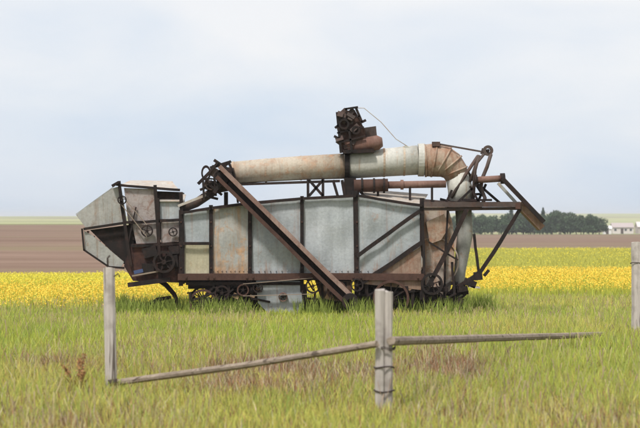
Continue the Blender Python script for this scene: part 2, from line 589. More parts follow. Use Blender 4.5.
def make_grass():
    X, Y, H, W, Ln = [], [], [], [], []
    for n, y0, y1, h0, h1, w in ((190000, 8, 21, .08, .24, .008), (150000, 21, 31, .08, .22, .010), (110000, 31, 46.5, .05, .15, .014)):
        x, y = scatter(int(n * 1.4), y0, y1, .42)
        p = vnoise(x, y, .9, 1.4, 3)
        keep = (y < np.array([b_grass(a) for a in x]) + 1.0)
        x, y, p = x[keep], y[keep], p[keep]
        h = (h0 + (h1 - h0) * rng.uniform(0, 1, len(x)) ** 1.5) * (.6 + .8 * p) * np.clip(.55 + (y - 14) * .09, .55, 1)
        X.append(x); Y.append(y); H.append(h); W.append(w * rng.uniform(.6, 1.4, len(x))); Ln.append(rng.uniform(.05, .6, len(x)))
    x, y, h, w, ln = map(np.concatenate, (X, Y, H, W, Ln))
    z = np.where(y > 20, HZ(x, y), 0)
    c = grass_colour(x, y)
    o = blades('meadow_grass', x, y, z, h, w, ln, c, M['leaf'])
    tag(o, 'yellow green meadow grass with dry brown patches around the fence and machine', 'grass', kind='stuff')
    # seed stalks: thin, taller, straw or pinkish
    x, y = scatter(30000, 9, 42, .42)
    p = vnoise(x, y, 1.3, 1.3, 4)
    k = p > .42; x, y = x[k], y[k]
    n = len(x)
    c = np.where((rng.uniform(0, 1, n) < .6)[:, None], np.array([[.54, .47, .23]]), np.array([[.46, .33, .25]])) * rng.uniform(.7, 1.2, n)[:, None]
    g = rng.uniform(0, 1, n) < .3
    c[g] = np.array([.40, .46, .12])
    o = blades('seed_stalks', x, y, HZ(x, y) * (y > 20), rng.uniform(.16, .38, n) * np.where(y > 30, .7, 1), np.full(n, .006), rng.uniform(.05, .35, n), c, M['leaf'], tipw=1.6)
    tag(o, 'thin straw coloured seed stalks standing above the meadow grass', 'seed stalks', kind='stuff')


def make_canola():
    x, y = scatter(620000, 36.5, 185, .34)
    bg = np.array([b_grass(a) for a in x]); bd = np.array([b_dense(a) for a in x]); bp = np.array([b_plough(a) for a in x])
    k = (y > bg - 2.0) & (y < bp)
    x, y, bg, bd = x[k], y[k], bg[k], bd[k]
    far = y > bd
    p = vnoise(x, y, 5, 4, 5)
    rowp = vnoise(x * 0 + 3.3, y + x * .05, 9, 5, 6)
    lf = np.clip(-x / y * 10, 0, 1)
    dens = np.where(far, (.015 + .38 * lf) + (.03 + .3 * lf) * (rowp > .5) * p, .62 + .5 * p)
    rag = (vnoise(x, y, 2.2, 1.5, 9) - .5) * 5
    dens *= np.clip((y - bg + 1.5 + rag) / 3.5, .05, 1)
    yl = rng.uniform(0, 1, len(x)) < dens
    z = HZ(x, y)
    # green stems / leaves
    s = ~yl | (rng.uniform(0, 1, len(x)) < .25)
    xs, ys, zs = x[s], y[s], z[s]; n = len(xs)
    c = np.where((ys > 62)[:, None], np.array([[.50, .49, .12]]), np.array([[.44, .46, .08]])) * rng.uniform(.7, 1.3, n)[:, None]
    o = blades('canola_stems', xs, ys, zs, rng.uniform(.14, .30, n), .014 + ys * .00025, rng.uniform(0, .4, n), c, M['leaf'])
    tag(o, 'green stems and leaves under the yellow canola blooms', 'crop stems', kind='stuff')
    xs, ys, zs, fr = x[yl], y[yl], z[yl], far[yl]
    rep = 3
    xs, ys, zs, fr = [np.repeat(a, rep) for a in (xs, ys, zs, fr)]; n = len(xs)
    c = np.where((rng.uniform(0, 1, n) < .55)[:, None], np.array([[.88, .60, .09]]), np.array([[.86, .66, .12]])) * rng.uniform(.93, 1.06, n)[:, None]
    c = np.where(fr[:, None], np.array([[.80, .70, .10]]) * rng.uniform(.8, 1.1, n)[:, None], c)
    o = petals('canola_blooms', xs + rng.normal(0, .04, n), ys + rng.normal(0, .04, n), zs + rng.uniform(.06, .34, n), .018 + ys * .00034, c, M['flower'])
    tag(o, 'golden yellow canola blooms in a band behind the machine', 'canola blooms', kind='stuff')


make_grass()
make_canola()
x = rng.uniform(-4.2, 3.6, 16000); y = rng.uniform(34.7, 37.6, 16000); n = 16000
k = vnoise(x, y, .5, .6, 8) > .5; x, y = x[k], y[k]; n = len(x)
o = blades('rank_grass', x, y, np.full(n, -.12), rng.uniform(.10, .40, n), np.full(n, .013), rng.uniform(.05, .5, n), np.array([[.31, .38, .09]]) * rng.uniform(.6, 1.3, n)[:, None], M['leaf'])
tag(o, 'darker rank grass tufts growing round the wheels and base of the machine', 'grass', kind='stuff')

# ------------------------------------------------------------------- fence
def pole(pts, rad, n=12, seed=0, seg=14, flat=1.0):
    """irregular timber along pts (polyline of 2+ points)"""
    m = MB(); P = [Vector(p) for p in pts]
    vs, fs = [], []
    cum = [0]
    for a, b in zip(P, P[1:]): cum.append(cum[-1] + (b - a).length)
    d = (P[-1] - P[0]).normalized()
    ref = Vector((0, 1, 0)) if abs(d.y) < .9 else Vector((1, 0, 0))
    u = (ref - d * ref.dot(d)).normalized(); k = d.cross(u)
    for i in range(seg + 1):
        t = cum[-1] * i / seg
        for j in range(len(P) - 1):
            if t <= cum[j + 1] + 1e-6: break
        q = P[j].lerp(P[j + 1], (t - cum[j]) / (cum[j + 1] - cum[j]))
        r0 = rad * (1 + .10 * noise.noise(Vector((t * 2, seed, 0))))
        for a in range(n):
            th = 2 * math.pi * a / n
            r = r0 * (1 + .13 * noise.noise(Vector((math.cos(th) * 1.3, math.sin(th) * 1.3 + seed, t * .8))))
            if a == (n * 3 // 4): r *= .86
            vs.append(q + (u * math.cos(th) * flat + k * math.sin(th)) * r + (d * (.03 * noise.noise(Vector((th, seed, 5)))) if i in (0, seg) else Vector()))
    for i in range(seg):
        for a in range(n):
            fs.append((i * n + a, i * n + (a + 1) % n, (i + 1) * n + (a + 1) % n, (i + 1) * n + a))
    fs.append(tuple(reversed(range(n)))); fs.append(tuple(seg * n + a for a in range(n)))
    m.add(vs, fs, False)
    return m


def wp(px, py, D):
    return Vector(((px - 320) * D / F, D, CAMZ - (py - HOR) * D / F))


fence = empty('rail_fence', (-.8, 18.2, 0))
tag(fence, 'broken rail fence of two weathered posts and sagging poles in the meadow foreground', 'fence')
o0 = Vector(fence.location)
def rel(p, o=o0): return tuple(Vector(p) - o)
# middle post: a pair of split timbers wired together
xm, ym = (384 - 320) * 16.3 / F, 16.3
post = pole([rel((xm - .036, ym, -.05)), rel((xm - .034, ym, 1.14))], .046, seed=1).build('post', M['post'], fence, 'pale grey split post wired to its twin, in front of the machine')
pole([rel((xm + .041, ym + .01, -.05)), rel((xm + .039, ym + .01, 1.12))], .045, seed=4).build('split_timber', M['post'], post)
for zz in (.434, .214):
    m = MB()
    c = rel((xm, ym, zz))
    pts = [Vector(c) + Vector((.002 + .092 * math.cos(t), .056 * math.sin(t), .008 * math.sin(t * 2 + zz * 9))) for t in np.linspace(0, 2 * math.pi, 25)]
    m.tube(pts, .0075, 6, caps=False)
    m.build('wire_band', M['wire'], post)
m = MB()
for q in (0, .013): 
    m.tube([Vector(rel((xm + .03 + .075 * math.cos(t), ym + .07 * math.sin(t), .60 + q + .01 * math.cos(t * 3)))) for t in np.linspace(0, 2 * math.pi, 20)], .004, 5, caps=False)
m.build('wire_tie', M['wire'], post)
xl, yl_ = (111.5 - 320) * 18.1 / F, 18.1
post2 = pole([rel((xl + .0, yl_, -.05)), rel((xl - .02, yl_, 1.29))], .063, seed=7).build('post', M['post_pale'], fence, 'slim bleached post at the left end of the fence')
m = MB(); m.tube([rel((xl - .035, yl_, 1.27)), rel((xl - .04, yl_ - .01, 1.39)), rel((xl - .015, yl_ - .01, 1.42))], .010, 6)
m.tube([rel((xl + .02, yl_ - .03, 1.20)), rel((xl + .075, yl_ - .05, 1.235)), rel((xl + .09, yl_ - .05, 1.20))], .007, 6)
m.build('bent_spike', M['wire'], post2)
a, b, c = wp(114, 383, 17.95), wp(245, 365.5, 17.1), wp(377, 344, 16.2)
rail1 = pole([rel(a), rel(b), rel(c)], .033, n=9, seed=9, seg=22).build('rail', M['rail'], fence, 'rail pole fallen to the ground at its left end')
m = MB(); m.tube([rel(a + Vector((-.05, -.045, .0))), rel(a + Vector((.04, -.05, .015)))], .035, 8); m.build('iron_sleeve', M['wire'], rail1)
a, b, c = wp(391, 341, 16.2), wp(480, 338.5, 19.8), wp(603, 334.5, 26.6)
pole([rel(a), rel(b), rel(c)], .043, n=9, seed=12, seg=26).build('rail', M['rail'], fence, 'rail pole dropping into the grass at its right end')

lone = empty('fence_post', ((641 - 320) * 27.6 / F, 27.6, 0))
tag(lone, 'thick pale fence post standing alone at the right edge beyond the rail end', 'fence post')
pole([(0, 0, -.05), (.01, 0, 1.42)], .155, n=14, seed=15).build('trunk_post', M['post_pale'], lone)
m = MB(); m.tube([Vector((.163 * math.cos(t), .163 * math.sin(t), 1.1 + .012 * math.sin(2 * t))) for t in np.linspace(0, 2 * math.pi, 28)], .006, 6, caps=False)
m.build('wire_loop', M['wire'], lone)

# ------------------------------------------------------- threshing machine
TM = empty('threshing_machine', (0, D0, 0))
tag(TM, 'abandoned rusty threshing machine of galvanised panels and iron framing in the meadow', 'threshing machine')


def P(px, py, dy=0.0):
    s = (D0 + dy) / F
    return Vector(((px - 320) * s, dy, CAMZ - (py - HOR) * s))


def PP(lst, dy=0.0): return [P(x, y, dy) for x, y in lst]

W0, W1 = 0.0, 1.45   # near and far side of the body
topl = [(181, 213), (211, 208), (250, 203), (302, 198.5), (357, 195.5), (422, 205.5)]
# body core
core = MB().prism(PP([(183, 275), (183, 216), (211, 211), (250, 206), (302, 201.5), (357, 198.5), (420, 208), (420, 275)], .05), (0, W1 - .1, 0))
core = core.build('body_shell', M['iron_mid'], TM)
# side panels, near side (dented sheets) and far side
bays = [
    (0, 1, None, None, 'galv'), (1, 2, None, None, 'galv_rusty'), (2, 3, None, None, 'galv'), (3, 4, None, None, 'galv_clean'), (4, 5, None, None, 'galv')]
labels = {1: 'rust-streaked side panel', 3: 'palest side panel', 4: 'side panel behind diagonal braces'}
for i, (a, b, _, _, mt) in enumerate(bays):
    (xa, ya), (xb, yb) = topl[a], topl[b]
    bot = 273.5
    if i == 0:
        m = MB().sheet([P(xa, 243), P(xb, 243), P(xb, yb), P(xa, ya)], .012, 6, 6, .010, 3)
        m.build('side_panel', M['galv'], TM)
        m = MB().sheet([P(xa, bot), P(xb, bot), P(xb, 244), P(xa, 244)], .012, 6, 6, .010, 5)
        m.build('side_panel', M['sand'], TM, 'sand coloured lower side panel')
    else:
        m = MB().sheet([P(xa, bot), P(xb, bot), P(xb, yb), P(xa, ya)], .012, 22, 22, .022, i * 3.1)
        # rivet line near top and bottom
        for k in range(9):
            u = (k + .5) / 9
            px = xa + (xb - xa) * u
            for pyy in (bot - 3, ya + (yb - ya) * u + 4.5):
                m.box(P(px, pyy, -.012), (.022, .02, .022))
        m.build('side_panel', M[mt], TM, labels.get(i))
    m = MB().sheet([P(xb, bot, W1), P(xa, bot, W1), P(xa, ya, W1), P(xb, yb, W1)], .012, 8, 8, .015, i)
    m.build('side_panel', M['galv'], TM)
# rusty lower right sheet
MB().sheet([P(364, 284, -.065), P(421, 290, -.065), P(421, 246, -.065), P(380, 273, -.065)], .012, 6, 6, .006, 2).build('hopper_sheet', M['rust_panel'], TM)
# posts
for k, (x, y0, y1, w) in enumerate([(181, 210, 286, 4.2), (211, 205, 286, 3.8), (250, 199, 285, 4.0), (302, 196, 292, 3.6), (357, 191, 300, 4.8), (422, 198, 300, 4.2)]):
    MB().angle(P(x, y1, -.045), P(x - (1.6 if k == 4 else 0), y0, -.045), w * .02).build('upright', M['iron'], TM)
    MB().angle(P(x, y1, W1 + .045), P(x, y0, W1 + .045), w * .02, dy=-1).build('upright', M['iron'], TM)
# top rails
m = MB(); m2 = MB()
for (xa, ya), (xb, yb) in zip(topl, topl[1:]):
    m.bent(P(xa, ya, -.075), P(xb, yb, -.075), .055, .05, .01)
    m2.bar(P(xa, ya, W1 + .075), P(xb, yb, W1 + .075), .055, .05, .01)
m.build('top_rail', M['iron'], TM); m2.build('top_rail', M['iron'], TM)
# sills
MB().bent(P(178, 277, -.08), P(424, 277, -.08), .13, .10, k=.002).build('sill_beam', M['rust'], TM)
MB().bar(P(178, 277, W1 + .08), P(424, 277, W1 + .08), .13, .10).build('sill_beam', M['rust'], TM)
m = MB()
for x in (186, 208, 214, 247, 253, 299, 305, 353, 361, 418): m.box(P(x, 277.5, -.14), (.035, .03, .035))
for x in (181, 211, 250, 302, 357, 422):
    for y in (222, 246, 268): m.box(P(x, y, -.062), (.028, .02, .028))
split_build(m, 'bolt', M['rust'], TM)
MB().bar(P(183, 243.5, -.085), P(210, 243.5, -.085), .06, .03).build('bay_divider', M['iron'], TM)
# diagonal braces on the right bay
for (a, b) in (((420, 211), (357, 256.5)), ((424, 241), (360, 284))):
    MB().bent(P(*a, -.10), P(*b, -.10), .075 if a[1] < 220 else .09, .03).build('diagonal_brace', M['iron'], TM)
# roof: sloping up towards the far side
MB().sheet([P(360, 196, .02), P(422, 204, .02), P(428, 194, .85), P(366, 189, .85)], .012, 8, 5, .012, 7).build('roof_sheet', M['roof'], TM, 'bleached sloping roof sheet')
m = MB()
m.prism([P(181, 213, .06), P(211, 208, .06), P(250, 203, .06), P(302, 198.5, .06), P(357, 195.5, .06), P(357, 198, .06), P(302, 201, .06), P(250, 205.5, .06), P(211, 210.5, .06), P(181, 215.5, .06)], (0, W1 - .12, 0))
m.build('roof_deck', M['galv'], TM)

# --- feeder (left)
FY0, FY1 = .05, 1.35
def side(name, pts, mt, th=.02, dy=FY0, label=None, far=True):
    MB().prism(PP(pts, dy), (0, th, 0)).build(name, M[mt], TM, label)
    if far: MB().prism(PP(pts, FY1 - (dy - FY0)), (0, th, 0)).build(name, M[mt], TM)

side('hood_panel', [(76, 215), (84, 208), (113, 188), (121, 186), (124, 204), (127, 223), (86, 228)], 'hood', label='pointed grey hood panel of the feeder')
MB().sheet([P(76, 214.5, FY0), P(76, 214.5, FY1), P(115, 186, FY1), P(115, 186, FY0)], .012, 5, 6, .01, 4).build('hood_top', M['galv'], TM)
side('feeder_panel', [(124, 188), (154, 189), (156, 220), (128, 222)], 'pinkish', dy=FY0 - .02)
side('feeder_panel', [(160, 201), (181, 201), (181, 219), (160, 219)], 'galv', dy=FY0 - .02)
side('feeder_panel', [(132, 224), (157, 222), (158, 246), (137, 247)], 'pinkish', dy=FY0 - .02)
side('feeder_panel', [(161, 222), (181, 221), (181, 241), (161, 243)], 'pinkish', dy=FY0 - .02)
MB().sheet([P(118, 186, FY0 - .06), P(178, 188.5, FY0 - .06), P(172, 181, .85), P(130, 180.5, .85)], .015, 8, 4, .015, 8).build('feeder_roof', M['roof'], TM, 'bleached upper feeder roof sheet')
MB().sheet([P(157, 201, FY0 - .08), P(184, 201, FY0 - .08), P(186, 194.5, .7), P(163, 193.5, .7)], .015, 6, 4, .012, 9).build('feeder_roof', M['roof'], TM, 'small lower feeder roof sheet')
MB().prism(PP([(126, 190), (180, 192), (182, 240), (132, 240), (128, 222)], .12), (0, 1.12, 0)).build('feeder_body', M['iron'], TM)
# dark mouth and conveyor
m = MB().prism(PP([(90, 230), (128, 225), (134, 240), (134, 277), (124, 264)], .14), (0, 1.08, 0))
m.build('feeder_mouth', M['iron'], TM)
m = MB()
for k in range(8):
    t = k / 7
    m.bar(P(88 + 40 * t, 232 + 34 * t, .10), P(88 + 40 * t, 232 + 34 * t, 1.30), .04, .05)
split_build(m, 'conveyor_slat', M['rust'], TM)
side('feeder_flap', [(84, 231), (92, 235), (124, 262), (121, 267), (108, 266), (85, 250)], 'hood', dy=FY0 - .01, label='pale drooping lower flap of the feeder')
m = MB()
for a, b, w in (((82, 229), (84, 250), .035), ((84, 250), (109, 267), .035), ((109, 267), (124, 268), .04), ((84, 229), (130, 222), .05)):
    for dy in (FY0 - .05, FY1 + .05): m.bar(P(*a, dy), P(*b, dy), w, .03, .01)
split_build(m, 'flap_rim', M['iron'], TM)
m = MB()
for a, b, w in (((119, 181), (131, 266), .06), ((155, 185), (160, 280), .065), ((124, 222.5), (183, 219.5), .055), ((158, 198), (159, 243), .055), ((116, 184.5), (180, 190), .05), ((131, 246), (184, 243), .05), ((181, 192), (183, 284), .07), ((136, 207), (128, 246), .025)):
    for dy in (FY0 - .06 - w * .3, FY1 + .06): m.bent(P(*a, dy), P(*b, dy), w, .03)
split_build(m, 'feeder_frame', M['iron'], TM)
MB().bar(P(112, 186, FY0 - .09), P(119, 182, FY0 - .09), .05, .10).build('hood_bracket', M['iron'], TM)
MB().prism(PP([(131, 244), (184, 242), (187, 283), (133, 281), (124, 266)], .02), (0, 1.3, 0)).build('cylinder_housing', M['purple'], TM)
m = MB()
for (x, y, w, h) in ((150, 252, 14, 10), (168, 262, 20, 12), (148, 268, 12, 9), (174, 250, 10, 8)):
    m.box(P(x, y, -.03), (w * .02, .09, h * .02), Matrix.Rotation(random.uniform(-.3, .3), 3, 'Y'))
split_build(m, 'gear_cover', M['iron'], TM)
MB().bar(P(128, 285, -.05), P(170, 279.5, -.05), .09, .12).build('feeder_sill', M['iron'], TM)
MB().bar(P(134, 272.5, -.07), P(143, 270.5, -.07), .07, .03).build('painted_plate', M['blue'], TM, 'small faded blue plate')
m = MB(); m.bar(P(132, 276, -.08), P(160, 271, -.08), .03, .02); m.build('grease_rod', M['belt'], TM)
m = MB(); m.tube([P(160, 281, .2), P(166, 285, .2), P(174, 294, .2), P(180, 309, .2)], [.05, .05, .045, .04], 8)
m.tube([P(149, 306, .15), P(157, 300, .15), P(171, 297, .18)], [.03, .045, .03], 8)
split_build(m, 'tow_hitch', M['iron'], TM)


def pulley(px, py, r, dy, mt='rust', spokes=5, w=.07, name='pulley', rim='iron'):
    c = P(px, py, dy)
    m = MB().ring(c, r, r * .78, -w / 2, w / 2, 26)
    o = m.build(name, M[mt], TM)
    m = MB(); m.ring(c, r * .22, r * .04, -w * .7, w * .7, 12)
    for k in range(spokes):
        t = 2 * math.pi * (k + .2) / spokes
        d = Vector((math.cos(t), 0, math.sin(t)))
        m.bar(c + d * r * .18, c + d * r * .88, r * .11, .02)
    m.build('spokes', M[rim], o)
    return o

# feeder pulleys, belts
pulley(147, 231, .12, -.10, 'iron'); pulley(173, 232, .09, -.10, 'iron', 4)
pulley(122, 200, .09, -.12, 'iron', 4); pulley(164, 262, .22, -.16, 'iron', 6)
m = MB()
for a, b in (((147, 225), (122, 196)), ((147, 237), (121, 204))): m.bar(P(*a, -.12), P(*b, -.12), .012, .05)
split_build(m, 'belt', M['belt'], TM)
# underside
MB().prism(PP([(256, 281), (302, 281), (304, 306), (298, 313), (268, 313), (258, 303)], -.04), (0, 1.2, 0)).build('grain_pan', M['pan'], TM, 'grey grain pan hanging under the sill')
MB().prism(PP([(315, 281), (352, 281), (352, 308), (325, 312)], .15), (0, 1.1, 0)).build('tailings_box', M['rust_panel'], TM)
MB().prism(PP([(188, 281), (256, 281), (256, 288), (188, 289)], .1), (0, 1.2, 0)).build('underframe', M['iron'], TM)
MB().bar(P(186, 283.5, -.02), P(302, 283.5, -.02), .06, .1).build('frame_rail', M['iron'], TM)
for px, py, r, dy, mt in ((222, 293, .15, -.08, 'iron'), (243, 290, .12, -.12, 'rust'), (258, 288, .10, -.13, 'iron'), (313, 286, .15, -.14, 'iron'), (337, 291, .20, -.16, 'rust'), (357, 285, .13, -.18, 'iron'), (283, 297, .09, -.1, 'rust_red'), (432, 284, .22, -.14, 'iron'), (246, 299, .09, -.06, 'iron')):
    pulley(px, py, r, dy, mt, spokes=random.choice((4, 5, 6)))
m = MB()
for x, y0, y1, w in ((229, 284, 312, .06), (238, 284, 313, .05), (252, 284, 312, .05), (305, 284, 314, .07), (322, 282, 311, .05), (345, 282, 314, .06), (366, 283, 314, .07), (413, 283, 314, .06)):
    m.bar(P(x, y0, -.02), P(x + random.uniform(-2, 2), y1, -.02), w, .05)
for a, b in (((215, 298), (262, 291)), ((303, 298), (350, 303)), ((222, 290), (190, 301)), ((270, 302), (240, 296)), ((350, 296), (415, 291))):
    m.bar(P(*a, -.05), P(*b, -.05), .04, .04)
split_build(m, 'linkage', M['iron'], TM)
m = MB()
for a, b in (((313, 278), (243, 284)), ((313, 294), (243, 296))): m.bar(P(*a, -.16), P(*b, -.16), .012, .06)
split_build(m, 'belt', M['belt'], TM)
m = MB()
for (px, py, r_) in ((236, 296, .06), (252, 297, .05), (258, 289, .04), (329, 297, .07)):
    m.box(P(px, py, .0), (r_ * 2, .1, r_ * 1.6), Matrix.Rotation(.4, 3, 'Y'))
split_build(m, 'casting', M['galv_rusty'], TM)


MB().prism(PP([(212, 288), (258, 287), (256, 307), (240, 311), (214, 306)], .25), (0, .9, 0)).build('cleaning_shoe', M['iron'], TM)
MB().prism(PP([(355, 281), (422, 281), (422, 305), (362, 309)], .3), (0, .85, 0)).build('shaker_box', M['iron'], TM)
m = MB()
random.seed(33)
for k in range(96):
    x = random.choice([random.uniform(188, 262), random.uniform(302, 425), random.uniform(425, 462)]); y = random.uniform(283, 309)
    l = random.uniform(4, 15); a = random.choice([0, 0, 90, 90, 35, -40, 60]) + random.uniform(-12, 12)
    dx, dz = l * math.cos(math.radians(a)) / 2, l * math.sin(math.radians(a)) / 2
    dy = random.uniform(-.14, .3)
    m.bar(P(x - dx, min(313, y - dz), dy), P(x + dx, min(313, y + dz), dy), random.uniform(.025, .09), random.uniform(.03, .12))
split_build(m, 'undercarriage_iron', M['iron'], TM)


def steel_wheel(px, dy, r, cz=None, mt='rust'):
    c = P(px, 290, dy); c.z = (cz or r) - .16
    o = MB().ring(c, r, r - .045, -.06, .06, 40).build('wheel', M[mt], TM)
    m = MB(); m.ring(c, .075, .02, -.1, .1, 14)
    for k in range(12):
        t = 2 * math.pi * k / 12; d = Vector((math.cos(t), 0, math.sin(t)))
        m.bar(c + d * .06 + Vector((0, .05 * (-1) ** k, 0)), c + d * (r - .02), .022, .02)
    m.build('wheel_spokes', M['iron'], o)
for x_, r_ in ((203, .27), (391, .36)):
    steel_wheel(x_, -.18 if x_ > 300 else .0, r_); steel_wheel(x_, W1 + .2, r_)
    c0, c1 = P(x_, 290, -.2), P(x_, 290, W1 + .22); c0.z = c1.z = r_ - .16; c1.x = c0.x
    MB().tube([c0, c1], .04, 10).build('axle', M['iron'], TM)

# --- long diagonal grain elevator leaning on the near side
A0, A1 = P(216, 170, -.30), P(350, 301, -.30)
d = (A1 - A0).normalized(); u = d.cross(Vector((0, 1, 0))).normalized()
if u.z < 0: u = -u
el = MB().bent(A0 + u * .10, A1 + u * .095, .085, .20, k=.002).build('elevator_tube', M['rail_pink'], TM, 'upper reddish rail of the diagonal elevator')
MB().bent(A0 - u * .085 + d * .1, A1 - u * .085 - d * .05, .075, .16, k=.002).build('elevator_rail', M['rust'], TM)
MB().bar(A0 + d * .05 + Vector((0, .07, 0)), A1 + Vector((0, .07, 0)), .12, .05).build('elevator_floor', M['iron'], TM)
MB().ring(A1 + Vector((0, 0, 0)), .16, .05, -.13, .13, 20).build('elevator_boot', M['iron'], TM)

# --- cradle and gears at the elevator head
o = MB().ring(P(206, 173, .0), .155, .105, -.03, .03, 20)
for i, v in enumerate(o.v):
    c = P(206, 173, 0); o.v[i] = (c.x + (v[0] - c.x) * .62, v[1], v[2])
o.build('cradle_ring', M['iron'], TM)
m = MB()
for (x, y, w, h, a) in ((217, 174, 12, 9, .5), (224, 181, 13, 11, -.4), (213, 186, 12, 10, .2), (229, 174, 8, 13, .1), (208, 186, 8, 6, .3), (220, 190, 16, 5, -.2), (232, 184, 7, 8, .6)):
    m.box(P(x, y, random.uniform(-.15, .35)), (w * .02, .3, h * .02), Matrix.Rotation(a, 3, 'Y'))
split_build(m, 'cradle_casting', M['iron_mid'], TM)
m = MB()
for a, b, w in (((205, 181), (222, 195), .05), ((210, 168), (230, 162), .06), ((222, 168), (231, 161), .05), ((200, 190), (228, 178), .05), ((213, 165), (216, 196), .04), ((226, 192), (226, 207), .08), ((203, 180), (204, 200), .04), ((234, 176), (238, 203), .04), ((229, 163), (235, 178), .05)):
    dy = random.uniform(-.2, .1); m.bar(P(*a, dy), P(*b, dy), w, .05)
for a, b, w in (((198, 184), (212, 170), .06), ((214, 160), (232, 172), .06), ((207, 192), (233, 186), .06), ((218, 162), (205, 178), .045), ((230, 168), (214, 193), .07), ((201, 195), (218, 199), .05)):
    dy = random.uniform(-.25, .3); m.bar(P(*a, dy), P(*b, dy), w, .08)
split_build(m, 'cradle_frame', M['iron'], TM)
pulley(222, 178, .17, -.22, 'iron', 6); pulley(211, 184, .12, -.12, 'iron_mid', 5)
m = MB(); m.tube([P(180, 209, .15), P(196, 203, .15), P(214, 191, .12)], .09, 12)
m.build('return_auger', M['iron_mid'], TM)
MB().bar(P(178, 206, -.05), P(206, 195, -.05), .05, .05).build('auger_trough', M['roof'], TM)

# --- blower pipe
TY = .55
cx = [(232, 173, 11.2), (262, 170.5, 11.5), (300, 168, 12), (346, 166, 12.7)]
t1 = MB().tube([P(x, y, TY) for x, y, r in cx], [r * .0203 for x, y, r in cx], 28).build('blower_pipe', M['tube_rusty'], TM, 'rust-washed left length of the blower pipe')
t2 = MB().tube([P(345, 165.6, TY), P(384, 162.6, TY), P(418, 160, TY)], [.272, .285, .30], 28).build('blower_pipe', M['tube_pale'], TM, 'pale right length of the blower pipe')
m = MB()
for x, y, r in ((233, 173, .24), (266, 170.3, .242), (301, 168, .25), (346, 166, .285), (384, 162.6, .295), (404, 161, .302)):
    c = P(x, y, TY)
    m.ring(c, r, r - .03, -.02, .02, 28, axis='X')
split_build(m, 'pipe_band', M['tube_rusty'], t1)
m = MB(); m.bar(P(235, 184.5, TY - .02), P(340, 181, TY - .02), .05, .12); m.build('pipe_runner', M['iron_mid'], TM)
MB().ring(P(421, 160, TY), .335, .22, -.06, .06, 30, axis='X').build('pipe_collar', M['tube_pale'], TM)
# elbow
pts = [(425, 160.5), (434, 160), (443, 161.5), (450, 165.5), (455, 171.5), (458, 179)]
rr = [.325, .34, .33, .30, .26, .235]
el2 = MB().tube([P(x, y, TY) for x, y in pts], rr, 26).build('elbow', M['elbow'], TM, 'rusty segmented elbow of the blower pipe')
m = MB()
for (x, y), (x2, y2), r in list(zip(pts[:-1], pts[1:], rr)):
    a, b = P(x, y, TY), P(x2, y2, TY); dd = (b - a).normalized()
    m.tube([a - dd * .018, a + dd * .018], r + .014, 26)
split_build(m, 'elbow_seam', M['elbow'], el2)
MB().tube([P(457, 174, TY), P(460, 188, TY), P(462, 203, TY)], [.245, .25, .27], 24).build('down_pipe', M['tube_pale'], TM)
MB().tube([P(463, 203, TY), P(465, 235, TY), P(460, 270, TY), P(457, 313, TY)], [.17, .16, .12, .08], 16).build('down_pipe', M['hood'], TM, 'grey lower column behind the rear frame')
# supports between roof and pipe
m = MB()
for a, b in (((308, 179), (308, 199)), ((323, 178), (323, 198)), ((309, 180), (323, 196)), ((323, 180), (309, 196)), ((333, 180), (338, 197))):
    for dy in (.3, .85): m.bar(P(*a, dy), P(*b, dy), .055, .04)
split_build(m, 'pipe_stand', M['iron'], TM)
m = MB(); m.ring(P(347, 166, TY), .31, .286, -.05, .05, 28, axis='X'); m.build('clamp_band', M['iron'], TM)
m = MB(); m.bar(P(350, 178, .35), P(350, 197, .35), .24, .3); m.bar(P(342, 180, .2), P(345, 197, .2), .06, .05); split_build(m, 'pipe_column', M['iron'], TM)
m = MB(); m.tube([P(354, 186, .2), P(388, 185, .2)], .13, 14); m.build('auger_head', M['rust'], TM)
m = MB(); m.tube([P(387, 185, .25), P(446, 184, .25)], .075, 14); m.ring(P(402, 184.7, .25), .10, .06, -.03, .03, 16, axis='X'); m.build('auger_pipe', M['rust_red'], TM)
m = MB()
for x in (362, 374, 384): m.ring(P(x, 185.6, .2), .15, .1, -.02, .02, 16, axis='X')
for a, b in (((360, 192), (366, 197)), ((378, 190), (378, 196)), ((410, 187), (410, 203)), ((432, 187), (432, 203))): m.bar(P(*a, .22), P(*b, .22), .045, .05)
split_build(m, 'auger_bracket', M['iron'], TM)

# --- grain weigher tower on top of the pipe
WY = .45
tw = MB().prism(PP([(338, 115), (346, 110), (356, 112), (361, 122), (365, 130), (366, 140), (350, 150), (342, 152), (340, 138), (337, 127)], WY - .22), (0, .5, 0)).build('weigher_box', M['rust'], TM, 'dark ragged grain weigher above the blower pipe')
m = MB()
random.seed(21)
for k in range(22):
    x = random.uniform(338, 361); y = random.uniform(111, 148)
    if x > 350 + (y - 108) * .35: x -= 8
    m.box(P(x, y, WY - .25 + random.uniform(-.06, .1)), (random.uniform(.05, .2), random.uniform(.05, .2), random.uniform(.03, .12)), Matrix.Rotation(random.uniform(-.8, .8), 3, 'Y') @ Matrix.Rotation(random.uniform(-.4, .4), 3, 'X'))
split_build(m, 'weigher_bucket', M['iron_mid'], tw)
m = MB()
for a, b, w in (((337, 112), (341, 153), .05), ((346, 108), (352, 152), .04), ((335, 128), (340, 124), .05), ((345, 109), (358, 107), .04), ((356, 108), (362, 122), .05), ((339, 119), (360, 116), .03), ((337, 133), (364, 127), .03), ((334, 136), (340, 139), .05), ((360, 123), (366, 120), .05), ((341, 142), (365, 136), .035)):
    for dy in (WY - .3, WY + .3): m.bar(P(*a, dy), P(*b, dy), w, .04)
split_build(m, 'weigher_frame', M['iron'], tw)
m = MB(); m.tube([P(347, 147, WY - .12), P(366, 144.5, WY - .12), P(378, 142.5, WY - .12), P(382.5, 142, WY - .12)], [.13, .15, .15, .09], 18)
m.build('weigher_drum', M['rust_red'], tw)
